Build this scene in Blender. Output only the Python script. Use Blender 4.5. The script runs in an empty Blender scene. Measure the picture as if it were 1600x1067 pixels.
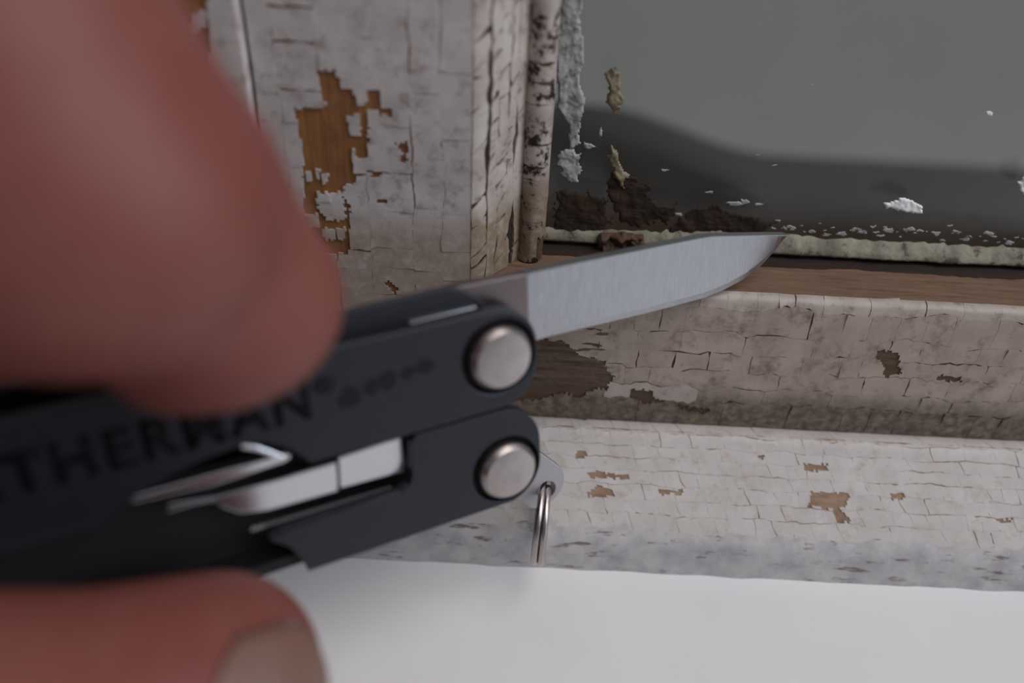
import bpy, bmesh, math, random
import numpy as np
from mathutils import Vector, Matrix, noise as mnoise

random.seed(7)
S = 0.001                      # everything below is laid out in millimetres
SILL = 82.6                    # camera height above the sill, mm

# ------------------------------------------------------------------ camera
FPX = 1250.0
TH, RHO = math.radians(35.3), math.radians(2.9)
U0 = np.array([0, math.sin(TH), math.cos(TH)])
FW = np.array([0, math.cos(TH), -math.sin(TH)])
RT = math.cos(RHO) * np.array([1.0, 0, 0]) + math.sin(RHO) * U0
UP = -math.sin(RHO) * np.array([1.0, 0, 0]) + math.cos(RHO) * U0
scene = bpy.context.scene
col = scene.collection
cd = bpy.data.cameras.new('camera')
cam = bpy.data.objects.new('camera', cd)
col.objects.link(cam)
cd.sensor_width = 36.0
cd.lens = FPX / 1600 * 36.0
cd.clip_start, cd.clip_end = 0.002, 50
cd.dof.use_dof = True
cd.dof.focus_distance = 0.0945
cd.dof.aperture_fstop = cd.lens / 3.1
cam.matrix_world = Matrix(((RT[0], UP[0], -FW[0], 0), (RT[1], UP[1], -FW[1], 0),
                           (RT[2], UP[2], -FW[2], SILL * S), (0, 0, 0, 1)))
scene.camera = cam

# ------------------------------------------------------------------ light
w = bpy.data.worlds.new('world')
scene.world = w
w.use_nodes = True
w.node_tree.nodes['Background'].inputs[0].default_value = (0.90, 0.92, 1.0, 1)
w.node_tree.nodes['Background'].inputs[1].default_value = 0.23

def area_light(name, loc, target, size, power, colr):
    ld = bpy.data.lights.new(name, 'AREA')
    ld.shape = 'RECTANGLE'
    ld.size, ld.size_y = size
    ld.energy = power
    ld.color = colr
    o = bpy.data.objects.new(name, ld)
    o.location = loc
    o.rotation_euler = (Vector(target) - Vector(loc)).to_track_quat('-Z', 'Y').to_euler()
    col.objects.link(o)
    return o

# the room's ceiling lamp, behind and above the photographer, and a far window to the right
area_light('ceiling_lamp', (0.75, -0.45, 1.6), (0, 0.08, 0), (1.4, 1.4), 24, (1.0, 0.955, 0.95))
area_light('room_window', (1.9, -0.6, 0.9), (0, 0.08, 0), (0.9, 1.3), 20, (0.80, 0.88, 1.0))

scene.view_settings.view_transform = 'Standard'
scene.view_settings.look = 'None'
scene.view_settings.exposure = -0.38
scene.view_settings.gamma = 1.0
scene.view_settings.use_curve_mapping = False
scene.cycles.max_bounces = 8

# ------------------------------------------------------------------ helpers
def ray(px, py):
    return RT * (px - 800) / FPX + UP * (533.5 - py) / FPX + FW
def proj(P):
    c = (P @ RT, P @ UP, P @ FW)
    return 800 + FPX * c[0] / c[2], 533.5 - FPX * c[1] / c[2]
def at_Y(px, py, Y):
    d = ray(px, py); return d * (Y / d[1])
def from_cam(p):
    return RT * p[0] + UP * p[1] + FW * p[2]
def M3(p):
    return (p[0] * S, p[1] * S, (p[2] + SILL) * S)
def inside(poly, x, y):
    c = False
    j = len(poly) - 1
    for i in range(len(poly)):
        xi, yi = poly[i]; xj, yj = poly[j]
        if (yi > y) != (yj > y) and x < (xj - xi) * (y - yi) / (yj - yi) + xi:
            c = not c
        j = i
    return c
def n1(x, seed=0.0):
    return mnoise.noise(Vector((x, seed * 7.13 + 0.5, 3.7)))
def n2(x, y, seed=0.0):
    return mnoise.noise(Vector((x, y, seed * 5.31)))

def link(name, me, mat, parent=None, smooth=False, bevel=0, seg=2):
    o = bpy.data.objects.new(name, me)
    col.objects.link(o)
    if mat: me.materials.append(mat)
    if parent: o.parent = parent
    if smooth:
        me.polygons.foreach_set('use_smooth', [True] * len(me.polygons))
    if bevel:
        b = o.modifiers.new('bevel', 'BEVEL')
        b.width = bevel * S; b.segments = seg; b.limit_method = 'ANGLE'; b.angle_limit = math.radians(35)
        b.harden_normals = False
    return o
def mesh(name, verts, faces):
    me = bpy.data.meshes.new(name)
    me.from_pydata([tuple(v) for v in verts], [], faces)
    me.validate()
    return me
def empty(name, label, cat, loc=(0, 0, 0)):
    o = bpy.data.objects.new(name, None)
    o.empty_display_size = 0.01
    col.objects.link(o)
    o.location = loc
    if label: o['label'] = label
    if cat: o['category'] = cat
    return o
def fix_normals(me):
    bm = bmesh.new(); bm.from_mesh(me)
    bmesh.ops.recalc_face_normals(bm, faces=bm.faces)
    bm.to_mesh(me); bm.free()

# ------------------------------------------------------------------ materials
class NT:
    def __init__(self, name):
        self.m = bpy.data.materials.new(name)
        self.m.use_nodes = True
        self.t = self.m.node_tree
        self.b = self.t.nodes['Principled BSDF']
        self.pos = None
    def n(self, kind, **kw):
        nd = self.t.nodes.new(kind)
        for k, v in kw.items():
            setattr(nd, k, v)
        return nd
    def l(self, a, b): self.t.links.new(a, b)
    def coord(self, scale=(1, 1, 1), local=False):
        if local:
            src = self.n('ShaderNodeTexCoord').outputs['Object']
        else:
            src = self.n('ShaderNodeNewGeometry').outputs['Position']
        mp = self.n('ShaderNodeMapping')
        mp.inputs['Scale'].default_value = [1000 * s for s in scale]
        self.l(src, mp.inputs['Vector'])
        return mp.outputs[0]
    def noise(self, scale, detail=4, vec=None, rough=0.6, dist=0.0):
        nd = self.n('ShaderNodeTexNoise')
        nd.inputs['Scale'].default_value = scale
        nd.inputs['Detail'].default_value = detail
        nd.inputs['Roughness'].default_value = rough
        nd.inputs['Distortion'].default_value = dist
        self.l(vec if vec is not None else self.coord(), nd.inputs['Vector'])
        return nd.outputs['Fac']
    def ramp(self, fac, lo, hi, a=0.0, b=1.0):
        r = self.n('ShaderNodeMapRange')
        r.inputs[1].default_value, r.inputs[2].default_value = lo, hi
        r.inputs[3].default_value, r.inputs[4].default_value = a, b
        self.l(fac, r.inputs[0])
        return r.outputs[0]
    def mix(self, fac, a, b, blend='MIX'):
        mx = self.n('ShaderNodeMix', data_type='RGBA', blend_type=blend)
        for sock, v in ((mx.inputs[0], fac), (mx.inputs[6], a), (mx.inputs[7], b)):
            if isinstance(v, (int, float)): sock.default_value = v
            elif isinstance(v, tuple): sock.default_value = (*v, 1)
            else: self.l(v, sock)
        return mx.outputs[2]
    def math(self, op, a, b=0.0):
        m = self.n('ShaderNodeMath', operation=op)
        for s_, v in ((m.inputs[0], a), (m.inputs[1], b)):
            if isinstance(v, (int, float)): s_.default_value = v
            else: self.l(v, s_)
        return m.outputs[0]
    def bump(self, h, dist, strength=1.0):
        b = self.n('ShaderNodeBump')
        b.inputs['Strength'].default_value = strength
        b.inputs['Distance'].default_value = dist * S
        self.l(h, b.inputs['Height'])
        self.l(b.outputs[0], self.b.inputs['Normal'])
    def set(self, color=None, rough=None, metal=None, spec=None):
        for key, v in (('Base Color', color), ('Roughness', rough), ('Metallic', metal), ('Specular IOR Level', spec)):
            if v is None: continue
            s_ = self.b.inputs[key]
            if isinstance(v, tuple): s_.default_value = (*v, 1)
            elif isinstance(v, (int, float)): s_.default_value = v
            else: self.l(v, s_)

def simple(name, color, rough, metal=0.0, spec=0.5):
    t = NT(name); t.set(color, rough, metal, spec); return t.m

def paint_mat(name, c1, c2, dirt, dirt_lo, dirt_hi, spots=None, rough=0.45, band=None):
    t = NT(name)
    a = t.noise(0.28, 4)
    c = t.mix(t.ramp(a, 0.35, 0.68), c1, c2)
    rnd = t.n('ShaderNodeObjectInfo').outputs['Random']
    c = t.mix(t.ramp(rnd, 0, 1, 0.0, 0.12), c, dirt)
    d = t.noise(0.5, 7, rough=0.68)
    dm = t.ramp(d, dirt_lo, dirt_hi)
    c = t.mix(dm, c, dirt)
    if band:                               # another colour blended in over a band of heights
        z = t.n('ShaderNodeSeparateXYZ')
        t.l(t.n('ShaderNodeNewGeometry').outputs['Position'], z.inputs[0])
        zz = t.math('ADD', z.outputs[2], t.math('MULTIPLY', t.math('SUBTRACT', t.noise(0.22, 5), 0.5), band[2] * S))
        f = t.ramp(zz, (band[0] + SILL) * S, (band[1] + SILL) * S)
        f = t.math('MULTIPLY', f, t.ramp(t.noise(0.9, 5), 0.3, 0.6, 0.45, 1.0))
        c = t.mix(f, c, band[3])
    if spots:
        s_ = t.noise(spots[0], 5, rough=0.7)
        c = t.mix(t.ramp(s_, spots[1], spots[1] + 0.05), c, spots[2])
    t.set(c, rough, 0.0, 0.4)
    t.bump(t.noise(1.3, 5), 0.06, 0.6)
    return t.m

def wood_mat(name, c1, c2, c3, axis='x', rough=0.75):
    t = NT(name)
    v = t.coord((0.09, 1, 1) if axis == 'x' else (1, 1, 0.09))
    g = t.noise(1.6, 6, v, 0.7, 0.4)
    c = t.mix(t.ramp(g, 0.3, 0.68), c1, c2)
    f = t.noise(0.35, 5)
    c = t.mix(t.ramp(f, 0.42, 0.7), c, c3)
    t.set(c, rough, 0.0, 0.25)
    t.bump(g, 0.3, 0.7)
    return t.m

MAT = {}
MAT['paint_upper'] = paint_mat('dirty_shaded_cream_paint', (0.40, 0.325, 0.27), (0.31, 0.245, 0.20), (0.13, 0.092, 0.066), 0.52, 0.76,  # darker than the moulding: dirt plus the upright face's shade, both as colour
                               band=(-60.5, -64.0, 3.5, (0.085, 0.06, 0.042)))  # grime gathered above the step
MAT['paint_lower'] = paint_mat('white_moulding_paint', (0.56, 0.525, 0.505), (0.48, 0.445, 0.425), (0.34, 0.29, 0.26), 0.54, 0.80)
MAT['paint_edge'] = paint_mat('white_lit_edge_and_undercoat', (0.41, 0.36, 0.32), (0.34, 0.285, 0.245), (0.18, 0.14, 0.11), 0.52, 0.72, rough=0.3)  # light on the rounded top edge put into the colour; also undercoat flakes
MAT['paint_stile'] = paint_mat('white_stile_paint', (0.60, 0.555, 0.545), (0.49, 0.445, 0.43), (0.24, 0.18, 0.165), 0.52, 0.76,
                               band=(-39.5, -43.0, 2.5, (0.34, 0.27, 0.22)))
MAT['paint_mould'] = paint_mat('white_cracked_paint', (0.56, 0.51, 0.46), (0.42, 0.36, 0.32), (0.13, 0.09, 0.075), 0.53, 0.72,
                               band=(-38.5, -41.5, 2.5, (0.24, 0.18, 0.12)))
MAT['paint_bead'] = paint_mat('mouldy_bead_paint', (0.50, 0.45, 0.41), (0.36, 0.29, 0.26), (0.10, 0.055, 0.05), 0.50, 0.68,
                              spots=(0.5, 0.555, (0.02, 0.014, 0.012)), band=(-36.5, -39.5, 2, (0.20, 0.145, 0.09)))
MAT['wood'] = wood_mat('bare_brown_wood', (0.26, 0.155, 0.10), (0.12, 0.068, 0.042), (0.20, 0.12, 0.085))
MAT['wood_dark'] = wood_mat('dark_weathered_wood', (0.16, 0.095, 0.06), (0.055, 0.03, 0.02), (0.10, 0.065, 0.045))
MAT['wood_torn'] = wood_mat('torn_grey_brown_wood', (0.19, 0.13, 0.095), (0.05, 0.03, 0.022), (0.12, 0.08, 0.06))
MAT['wood_tan'] = wood_mat('pale_bare_wood', (0.40, 0.28, 0.19), (0.26, 0.17, 0.11), (0.20, 0.125, 0.08))
MAT['ochre'] = wood_mat('ochre_undercoat', (0.34, 0.16, 0.055), (0.24, 0.105, 0.04), (0.20, 0.085, 0.05), 'z', 0.6)
t = NT('white_gloss_sill_paint')
t.set(t.mix(t.ramp(t.noise(0.05, 3), 0.3, 0.7), (0.80, 0.79, 0.79), (0.76, 0.755, 0.76)), 0.35, 0, 0.5)
t.bump(t.noise(0.3, 3), 0.03, 0.3)
MAT['sill'] = t.m
t = NT('grey_caulk')
c = t.mix(t.ramp(t.noise(0.35, 5), 0.4, 0.65), (0.47, 0.455, 0.455), (0.35, 0.34, 0.35))
c = t.mix(t.ramp(t.noise(0.9, 6, t.coord((0.25, 1, 1))), 0.58, 0.66), c, (0.15, 0.13, 0.12))
t.set(c, 0.7); t.bump(t.noise(0.5, 4), 0.2, 0.5)
MAT['caulk'] = t.m
t = NT('old_putty')
c = t.mix(t.ramp(t.noise(0.3, 5), 0.4, 0.62), (0.30, 0.28, 0.21), (0.17, 0.15, 0.11))
c = t.mix(t.ramp(t.noise(0.55, 6), 0.57, 0.66), c, (0.06, 0.05, 0.038))
t.set(c, 0.7); t.bump(t.noise(0.8, 6), 0.3, 0.8)
MAT['putty'] = t.m
MAT['paint_smear'] = paint_mat('smeared_white_paint', (0.44, 0.43, 0.41), (0.33, 0.33, 0.32), (0.10, 0.10, 0.10), 0.50, 0.66)
MAT['brown_rot'] = wood_mat('brown_rotten_residue', (0.065, 0.040, 0.024), (0.016, 0.011, 0.009), (0.022, 0.015, 0.011))
MAT['groove_black'] = wood_mat('groove_shade_and_crack_wood', (0.05, 0.032, 0.025), (0.018, 0.012, 0.010), (0.03, 0.02, 0.016))  # groove shade put into the colour; also backs the dark moulding cracks
MAT['yellow_lichen'] = paint_mat('yellowed_putty', (0.24, 0.20, 0.115), (0.17, 0.145, 0.095), (0.10, 0.08, 0.06), 0.5, 0.7)
t = NT('window_glass')
nodes = t.t.nodes
fr = t.n('ShaderNodeFresnel'); fr.inputs[0].default_value = 1.5
tr = t.n('ShaderNodeBsdfTransparent'); tr.inputs[0].default_value = (0.80, 0.83, 0.81, 1)
gl = t.n('ShaderNodeBsdfGlossy'); gl.inputs['Roughness'].default_value = 0.22
m1 = t.n('ShaderNodeMixShader'); t.l(fr.outputs[0], m1.inputs[0]); t.l(tr.outputs[0], m1.inputs[1]); t.l(gl.outputs[0], m1.inputs[2])
df = t.n('ShaderNodeBsdfDiffuse'); df.inputs[0].default_value = (0.30, 0.30, 0.29, 1)
m2 = t.n('ShaderNodeMixShader'); t.l(t.ramp(t.noise(0.12, 5), 0.3, 0.75, 0.01, 0.05), m2.inputs[0])
t.l(m1.outputs[0], m2.inputs[1]); t.l(df.outputs[0], m2.inputs[2])
t.l(m2.outputs[0], nodes['Material Output'].inputs['Surface'])
MAT['glass'] = t.m
t = NT('grey_outside_render')
t.set(t.mix(t.ramp(t.noise(0.006, 4), 0.3, 0.7), (0.46, 0.44, 0.415), (0.41, 0.395, 0.375)), 0.9)
MAT['outside'] = t.m
MAT['outside_sill'] = wood_mat('dark_outside_wood', (0.045, 0.035, 0.033), (0.028, 0.022, 0.02), (0.035, 0.027, 0.025))
# tool
t = NT('black_oxide_coating')
t.set(t.mix(t.ramp(t.noise(1.2, 4, t.coord(local=True)), 0.35, 0.7), (0.0115, 0.0125, 0.0195), (0.009, 0.0098, 0.0155)), 0.45, 0.0, 0.45)
t.bump(t.noise(6, 3, t.coord(local=True)), 0.02, 0.25)
MAT['black'] = t.m
MAT['black_inside'] = simple('black_inside', (0.008, 0.007, 0.008), 0.6, 0, 0.3)
MAT['letter'] = simple('dark_etched_letters', (0.003, 0.003, 0.004), 0.6, 0, 0.12)
MAT['worn'] = simple('worn_etching', (0.007, 0.007, 0.010), 0.55, 0, 0.25)
MAT['tang'] = simple('unground_steel_hand_tint', (0.23, 0.19, 0.19), 0.3, 1.0)  # darker, pinkish: the hand's reflection put into the colour of the unground flat
t = NT('brushed_blade_steel')
v = t.coord((1, 1, 0.06), local=True)
br = t.noise(5.0, 3, v)
t.set(t.mix(t.ramp(br, 0.32, 0.68), (0.36, 0.36, 0.375), (0.47, 0.475, 0.50)), t.ramp(br, 0.3, 0.7, 0.30, 0.42), 1.0)
t.bump(br, 0.012, 0.5)
MAT['blade'] = t.m
MAT['steel'] = simple('polished_steel', (0.74, 0.75, 0.79), 0.22, 1.0)
t = NT('satin_rivet_steel')
t.set(t.mix(t.ramp(t.noise(0.8, 4, t.coord(local=True)), 0.35, 0.7), (0.47, 0.42, 0.40), (0.40, 0.355, 0.345)), 0.33, 1.0)
MAT['rivet'] = t.m
MAT['loop'] = simple('grey_satin_steel', (0.42, 0.41, 0.42), 0.42, 0.9)
MAT['ring'] = simple('tarnished_ring_steel', (0.42, 0.37, 0.36), 0.25, 1.0)
# skin
t = NT('skin')
sk = t.mix(t.ramp(t.noise(0.10, 4), 0.35, 0.68), (0.215, 0.072, 0.056), (0.195, 0.052, 0.042))  # base colour darkened to hold the phone's shade on the hand
sk = t.mix(t.ramp(t.noise(0.8, 4), 0.45, 0.75, 0, 0.25), sk, (0.14, 0.036, 0.03))
t.set(sk, 0.5, 0, 0.35)
t.b.inputs['Subsurface Weight'].default_value = 0.35
t.b.inputs['Subsurface Radius'].default_value = (1.0, 0.32, 0.2)
t.b.inputs['Subsurface Scale'].default_value = 2.5 * S
t.bump(t.noise(1.6, 4), 0.15, 0.3)
MAT['skin'] = t.m
MAT['nail'] = simple('fingernail', (0.17, 0.088, 0.064), 0.4, 0, 0.5)

# ------------------------------------------------------------------ window: setting
window = empty('window_1', 'weathered old window sash with cracked peeling white paint above the sill', None, (0.02, 0.09, 0))
window['kind'] = 'structure'
bpy.context.view_layer.update()
WIN_INV = window.matrix_world.inverted()

def wlink(name, me, mat, parent=None, **kw):
    o = link(name, me, mat, parent or window, **kw)
    if parent is None:
        o.matrix_parent_inverse = WIN_INV
    return o

def extrude_x(name, prof, x0, x1, mat, nseg=1, **kw):
    vs, fs = [], []
    n = len(prof)
    for k in range(nseg + 1):
        x = x0 + (x1 - x0) * k / nseg
        for (Y, z) in prof:
            vs.append(M3((x, Y, z)))
    for k in range(nseg):
        for i in range(n):
            j = (i + 1) % n
            fs.append((k * n + i, k * n + j, (k + 1) * n + j, (k + 1) * n + i))
    fs.append(tuple(range(n))); fs.append(tuple(nseg * n + i for i in range(n)))
    me = mesh(name, vs, fs); fix_normals(me)
    return wlink(name, me, mat, **kw)

YG = 90.0
XR, XL = 260.0, -27.0
rail_prof = [(101, -48.4), (80.4, -48.4), (79.7, -48.8), (79.3, -49.7), (79.1, -51.5), (79.0, -56), (78.9, -62), (79.2, -66.5), (79.3, -70), (101, -70)]
rail = extrude_x('bottom_rail', rail_prof, -4.9, XR, MAT['wood'])
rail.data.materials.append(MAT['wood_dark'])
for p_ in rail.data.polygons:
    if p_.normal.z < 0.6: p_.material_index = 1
low_prof = [(79.2, -67.9), (77.5, -67.7), (76.8, -68.2), (76.2, -69.0), (72.5, -73.2), (68.9, -77.2), (68.3, -78.2), (68.0, -82.6), (101, -82.6), (101, -70.1), (79.2, -70.1)]
apron = extrude_x('sloping_moulding', low_prof, -80, XR, MAT['wood_tan'])

# stile and the jamb board beside it
def extrude_z(name, prof, z0, z1, mat, **kw):
    n = len(prof)
    vs = [M3((x, Y, z)) for z in (z0, z1) for (x, Y) in prof]
    fs = [(i, (i + 1) % n, n + (i + 1) % n, n + i) for i in range(n)] + [tuple(range(n)), tuple(range(n, 2 * n))]
    me = mesh(name, vs, fs); fix_normals(me)
    return wlink(name, me, mat, **kw)
ZT = 150.0
stile_prof = [(-27, 79.6), (-5, 79.6), (-4.2, 80.0), (-2.2, 82.6), (0.1, 86.2), (0.1, 87), (3.2, 87), (3.2, 92), (3.2, 101), (-27, 101)]
stile = extrude_z('stile', stile_prof, -48.35, ZT, MAT['ochre'])
def add_box(o, lo, hi):                   # the stile's tenoned foot, part of the same timber
    bm = bmesh.new(); bm.from_mesh(o.data)
    r_ = bmesh.ops.create_cube(bm, size=1.0)
    a, b = M3(lo), M3(hi)
    for v_ in r_['verts']:
        v_.co = [a[k] if v_.co[k] < 0 else b[k] for k in range(3)]
    bm.to_mesh(o.data); bm.free()
add_box(stile, (-27, 79.6, -67.8), (-4.95, 101, -48.35))
stile.data.materials.append(MAT['groove_black'])
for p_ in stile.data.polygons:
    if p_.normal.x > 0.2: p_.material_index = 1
bead_prof = [(0.15, 88), (0.25, 86.1), (0.8, 85.3), (1.7, 84.95), (2.6, 85.3), (3.1, 86.2), (3.2, 88)]
bead = extrude_z('glazing_bead', bead_prof, -48.3, ZT, MAT['wood_dark'])
jamb = extrude_z('jamb_board', [(-85, 78.6), (-27.6, 78.6), (-27.35, 78.9), (-27.35, 101), (-85, 101)], -67.6, ZT, MAT['ochre'])
jamb.data.materials.append(MAT['paint_stile'])
for p_ in jamb.data.polygons:
    if p_.normal.x > 0.3: p_.material_index = 1

# ------------------------------------------------------------------ cracked paint, flake by flake
def polyline_surface(pts):
    """arc-length map of a 2-D profile: t -> (a, b), normal"""
    P = np.array(pts, float)
    seg = np.linalg.norm(P[1:] - P[:-1], axis=1)
    L = np.concatenate([[0], np.cumsum(seg)])
    T = (P[1:] - P[:-1]) / seg[:, None]
    N = np.stack([T[:, 1], -T[:, 0]], 1)
    VN = np.vstack([N[:1], N[:-1] + N[1:], N[-1:]])
    VN /= np.linalg.norm(VN, axis=1)[:, None]
    def f(t):
        t = min(max(t, 0), L[-1])
        i = min(int(np.searchsorted(L, t, 'right')) - 1, len(seg) - 1)
        k = (t - L[i]) / seg[i]
        p = P[i] * (1 - k) + P[i + 1] * k
        n = VN[i] * (1 - k) + VN[i + 1] * k
        return p, n / np.linalg.norm(n)
    return f, L[-1]

def flakes(parent, mat, surf, rows, s0, s1, cell, gap, thick, seed, holes=(), islands=(), tilt=0.0, wav=0.25, curl=0.05, fine=0.28, name='paint_flake', nmin=(4, 3), hair=0.004):
    """rows: row boundaries in t.  cell(t): mean width in s.  gap(s,t): crack width in mm.
    surf(s, t, h) -> 3-D point in mm.  holes / islands: chipped outlines, tested on the surface."""
    rnd = random.Random(seed)
    count = 0
    nr = len(rows) - 1
    rgap = [[rnd.random() for _ in range(400)] for _ in range(nr + 1)]
    def tl_(i, s):
        return rows[i] + (wav * (n1(s * 0.35, seed + i * 3.1) + 0.6 * n1(s * 1.3, seed + i * 1.7)) if 0 < i < nr else 0.12 * n1(s * 0.9, seed + i))
    for i in range(nr):
        tm = (rows[i] + rows[i + 1]) / 2
        c = cell(tm)
        ss = [s0]
        while ss[-1] < s1 - c * 0.8:
            ss.append(ss[-1] + c * rnd.uniform(0.55, 1.5))
        ss[-1] = s1
        div = []
        for j, s in enumerate(ss):
            e = 0 if j in (0, len(ss) - 1) else 1
            div.append((s, e * tilt * rnd.uniform(0.3, 1.4), e * rnd.random(), rnd.random() * 50))
        for j in range(len(ss) - 1):
            (sa, ta, ga, qa), (sb, tb, gb, qb) = div[j], div[j + 1]
            hgt = rows[i + 1] - rows[i]
            wd = sb - sa
            cs = [surf(s_, t_, 0) for s_ in (sa, (sa + sb) / 2, sb) for t_ in (rows[i], tm, rows[i + 1])]
            px = [proj(p) for p in cs]
            lo = (min(p[0] for p in px) - 12, min(p[1] for p in px) - 12); hi = (max(p[0] for p in px) + 12, max(p[1] for p in px) + 12)
            near = [h for h in holes if max(p[0] for p in h) > lo[0] and min(p[0] for p in h) < hi[0] and max(p[1] for p in h) > lo[1] and min(p[1] for p in h) < hi[1]]
            if near:
                nu, nv = max(4, int(wd / fine)), max(3, int(hgt / fine))
            else:
                nu, nv = max(nmin[0], int(wd / 1.1)), max(nmin[1], int(hgt / 1.1))
            dz = rnd.uniform(-0.006, 0.006); cu = curl if rnd.random() < 0.22 else 0.0; cc = (rnd.choice((0, 1)), rnd.choice((0, 1)))
            verts, keepv = [], []
            grid = {}
            for b in range(nv + 1):
                q = b / nv
                for a in range(nu + 1):
                    p = a / nu
                    tq = rows[i] + q * hgt
                    def edge(s, tl, g, sd, sign):
                        x = s + tl * (q - 0.5) * hgt + 0.16 * n1(tq * 1.4 + sd, sd)
                        k = gap(s, tq) * (max(0.0, g - 0.30) / 0.70) ** 1.6 * max(0, 0.55 + 1.3 * n1(tq * 0.8 + sd * 3, sd + 9))
                        return x + sign * (k / 2 + hair)
                    L_ = edge(sa, ta, ga, qa, 1); R_ = edge(sb, tb, gb, qb, -1)
                    s = L_ + (R_ - L_) * p
                    def hedge(ii, sign):
                        if ii in (0, nr): return tl_(ii, s)
                        g = 0.42 + 1.1 * n1(s * 0.16, seed + ii * 11.3) + 0.25 * n1(s * 1.1, seed + ii * 4.3)
                        k = gap(s, rows[ii]) * max(0.0, g - 0.25) ** 1.6 * 1.1
                        return tl_(ii, s) + sign * (k / 2 + hair)
                    lo_t, hi_t = hedge(i, 1), hedge(i + 1, -1)
                    tt = lo_t + (hi_t - lo_t) * q
                    e = max(abs(2 * p - 1), abs(2 * q - 1))
                    h = thick + dz + cu * max(0.0, 1 - 1.2 * math.hypot(p - cc[0], q - cc[1])) ** 2 + 0.05 * n2(s * 0.5, tt * 0.5, seed)
                    grid[a, b] = (s, tt, h)
            faces = []
            for b in range(nv):
                for a in range(nu):
                    if near:
                        s = (grid[a, b][0] + grid[a + 1, b + 1][0]) / 2; tt = (grid[a, b][1] + grid[a + 1, b + 1][1]) / 2
                        x, y = proj(surf(s, tt, thick))
                        x += 3.0 * n2(s * 2.2, tt * 2.2, 3); y += 3.0 * n2(s * 2.2, tt * 2.2, 8)
                        if any(inside(h_, x, y) for h_ in near) and not any(inside(h_, x, y) for h_ in islands):
                            continue
                    faces.append(((a, b), (a + 1, b), (a + 1, b + 1), (a, b + 1)))
            if not faces: continue
            idx, vs, fs = {}, [], []
            def vid(k, low):
                key = (k, low)
                if key not in idx:
                    s, tt, h = grid[k]
                    idx[key] = len(vs); vs.append(M3(surf(s, tt, -0.05 if low == 1 else h)))
                return idx[key]
            ec = {}
            for f in faces:
                fs.append(tuple(vid(k, 0) for k in f))
                for u in range(4):
                    e = (f[u], f[(u + 1) % 4])
                    if (e[1], e[0]) in ec: del ec[e[1], e[0]]
                    else: ec[e] = 1
            for (k1, k2) in ec:
                fs.append((vid(k2, 2), vid(k1, 2), vid(k1, 1), vid(k2, 1)))
            me = mesh(name, vs, fs)
            me.polygons.foreach_set('use_smooth', [x < len(faces) for x in range(len(me.polygons))])
            o = link(name, me, mat(i, *px[4]) if callable(mat) else mat, parent)
            count += 1
    return count

def prof_x(pts):
    f, L = polyline_surface(pts)
    def surf(s, t, h):
        p, n = f(t)
        return np.array([s, p[0] + n[0] * h, p[1] + n[1] * h])
    return surf, L
def prof_z(pts):
    f, L = polyline_surface(pts)          # s runs along z (height), t across the profile
    def surf(s, t, h):
        p, n = f(t)
        return np.array([p[0] + n[0] * h, p[1] + n[1] * h, s])
    return surf, L

# --- upper face of the rail
sU, LU = prof_x([(80.6, -48.4), (80.2, -48.42), (79.7, -48.75), (79.35, -49.6), (79.15, -51.3), (79.0, -56), (78.9, -62), (79.15, -66), (79.2, -67.6)])
holes_u = [
    [(1370, 545), (1405, 552), (1407, 586), (1382, 589), (1380, 571), (1368, 560)],
    [(1465, 587), (1503, 590), (1503, 598), (1465, 594)],
    [(800, 525), (880, 532), (905, 556), (945, 563), (950, 580), (962, 590), (950, 600), (950, 612), (935, 608), (905, 622), (880, 612), (845, 625), (800, 625)],
    [(985, 608), (1022, 611), (1022, 622), (1040, 628), (1010, 632), (985, 622)],
    [(1060, 632), (1110, 640), (1105, 646), (1058, 640)],
]
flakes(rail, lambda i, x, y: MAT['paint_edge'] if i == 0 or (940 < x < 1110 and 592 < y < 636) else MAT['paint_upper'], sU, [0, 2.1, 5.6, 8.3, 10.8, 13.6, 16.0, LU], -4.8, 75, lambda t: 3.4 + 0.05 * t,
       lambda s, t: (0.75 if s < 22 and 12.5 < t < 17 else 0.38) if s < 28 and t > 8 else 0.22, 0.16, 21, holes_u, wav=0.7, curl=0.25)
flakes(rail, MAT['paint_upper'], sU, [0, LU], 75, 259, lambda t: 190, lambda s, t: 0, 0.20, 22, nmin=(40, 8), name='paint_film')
def bare_wood():                          # torn fibres where the paint has gone, beside the tool
    vs, fs = [], []
    nx, nz = 90, 60
    for i in range(nx + 1):
        x = -4.7 + 22.0 * i / nx
        for k in range(nz + 1):
            t_ = 4.5 + 11.0 * k / nz
            edge = min(1, i / 6, (nx - i) / 25, k / 8, (nz - k) / 8)
            r_ = 0.5 + 0.5 * n2(x * 0.12, t_ * 1.1, 3) + 0.35 * n2(x * 0.35, t_ * 3.2, 5) + 0.2 * n2(x * 1.5, t_ * 4, 7)
            vs.append(M3(sU(x, t_, -0.12 + max(0, edge) * max(0, r_) * 0.42)))
    for i in range(nx):
        for k in range(nz):
            a = i * (nz + 1) + k
            fs.append((a, a + 1, a + nz + 2, a + nz + 1))
    me = mesh('bare_wood', vs, fs)
    return link('bare_wood', me, MAT['wood_torn'], rail, smooth=True)
bare_wood()
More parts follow.
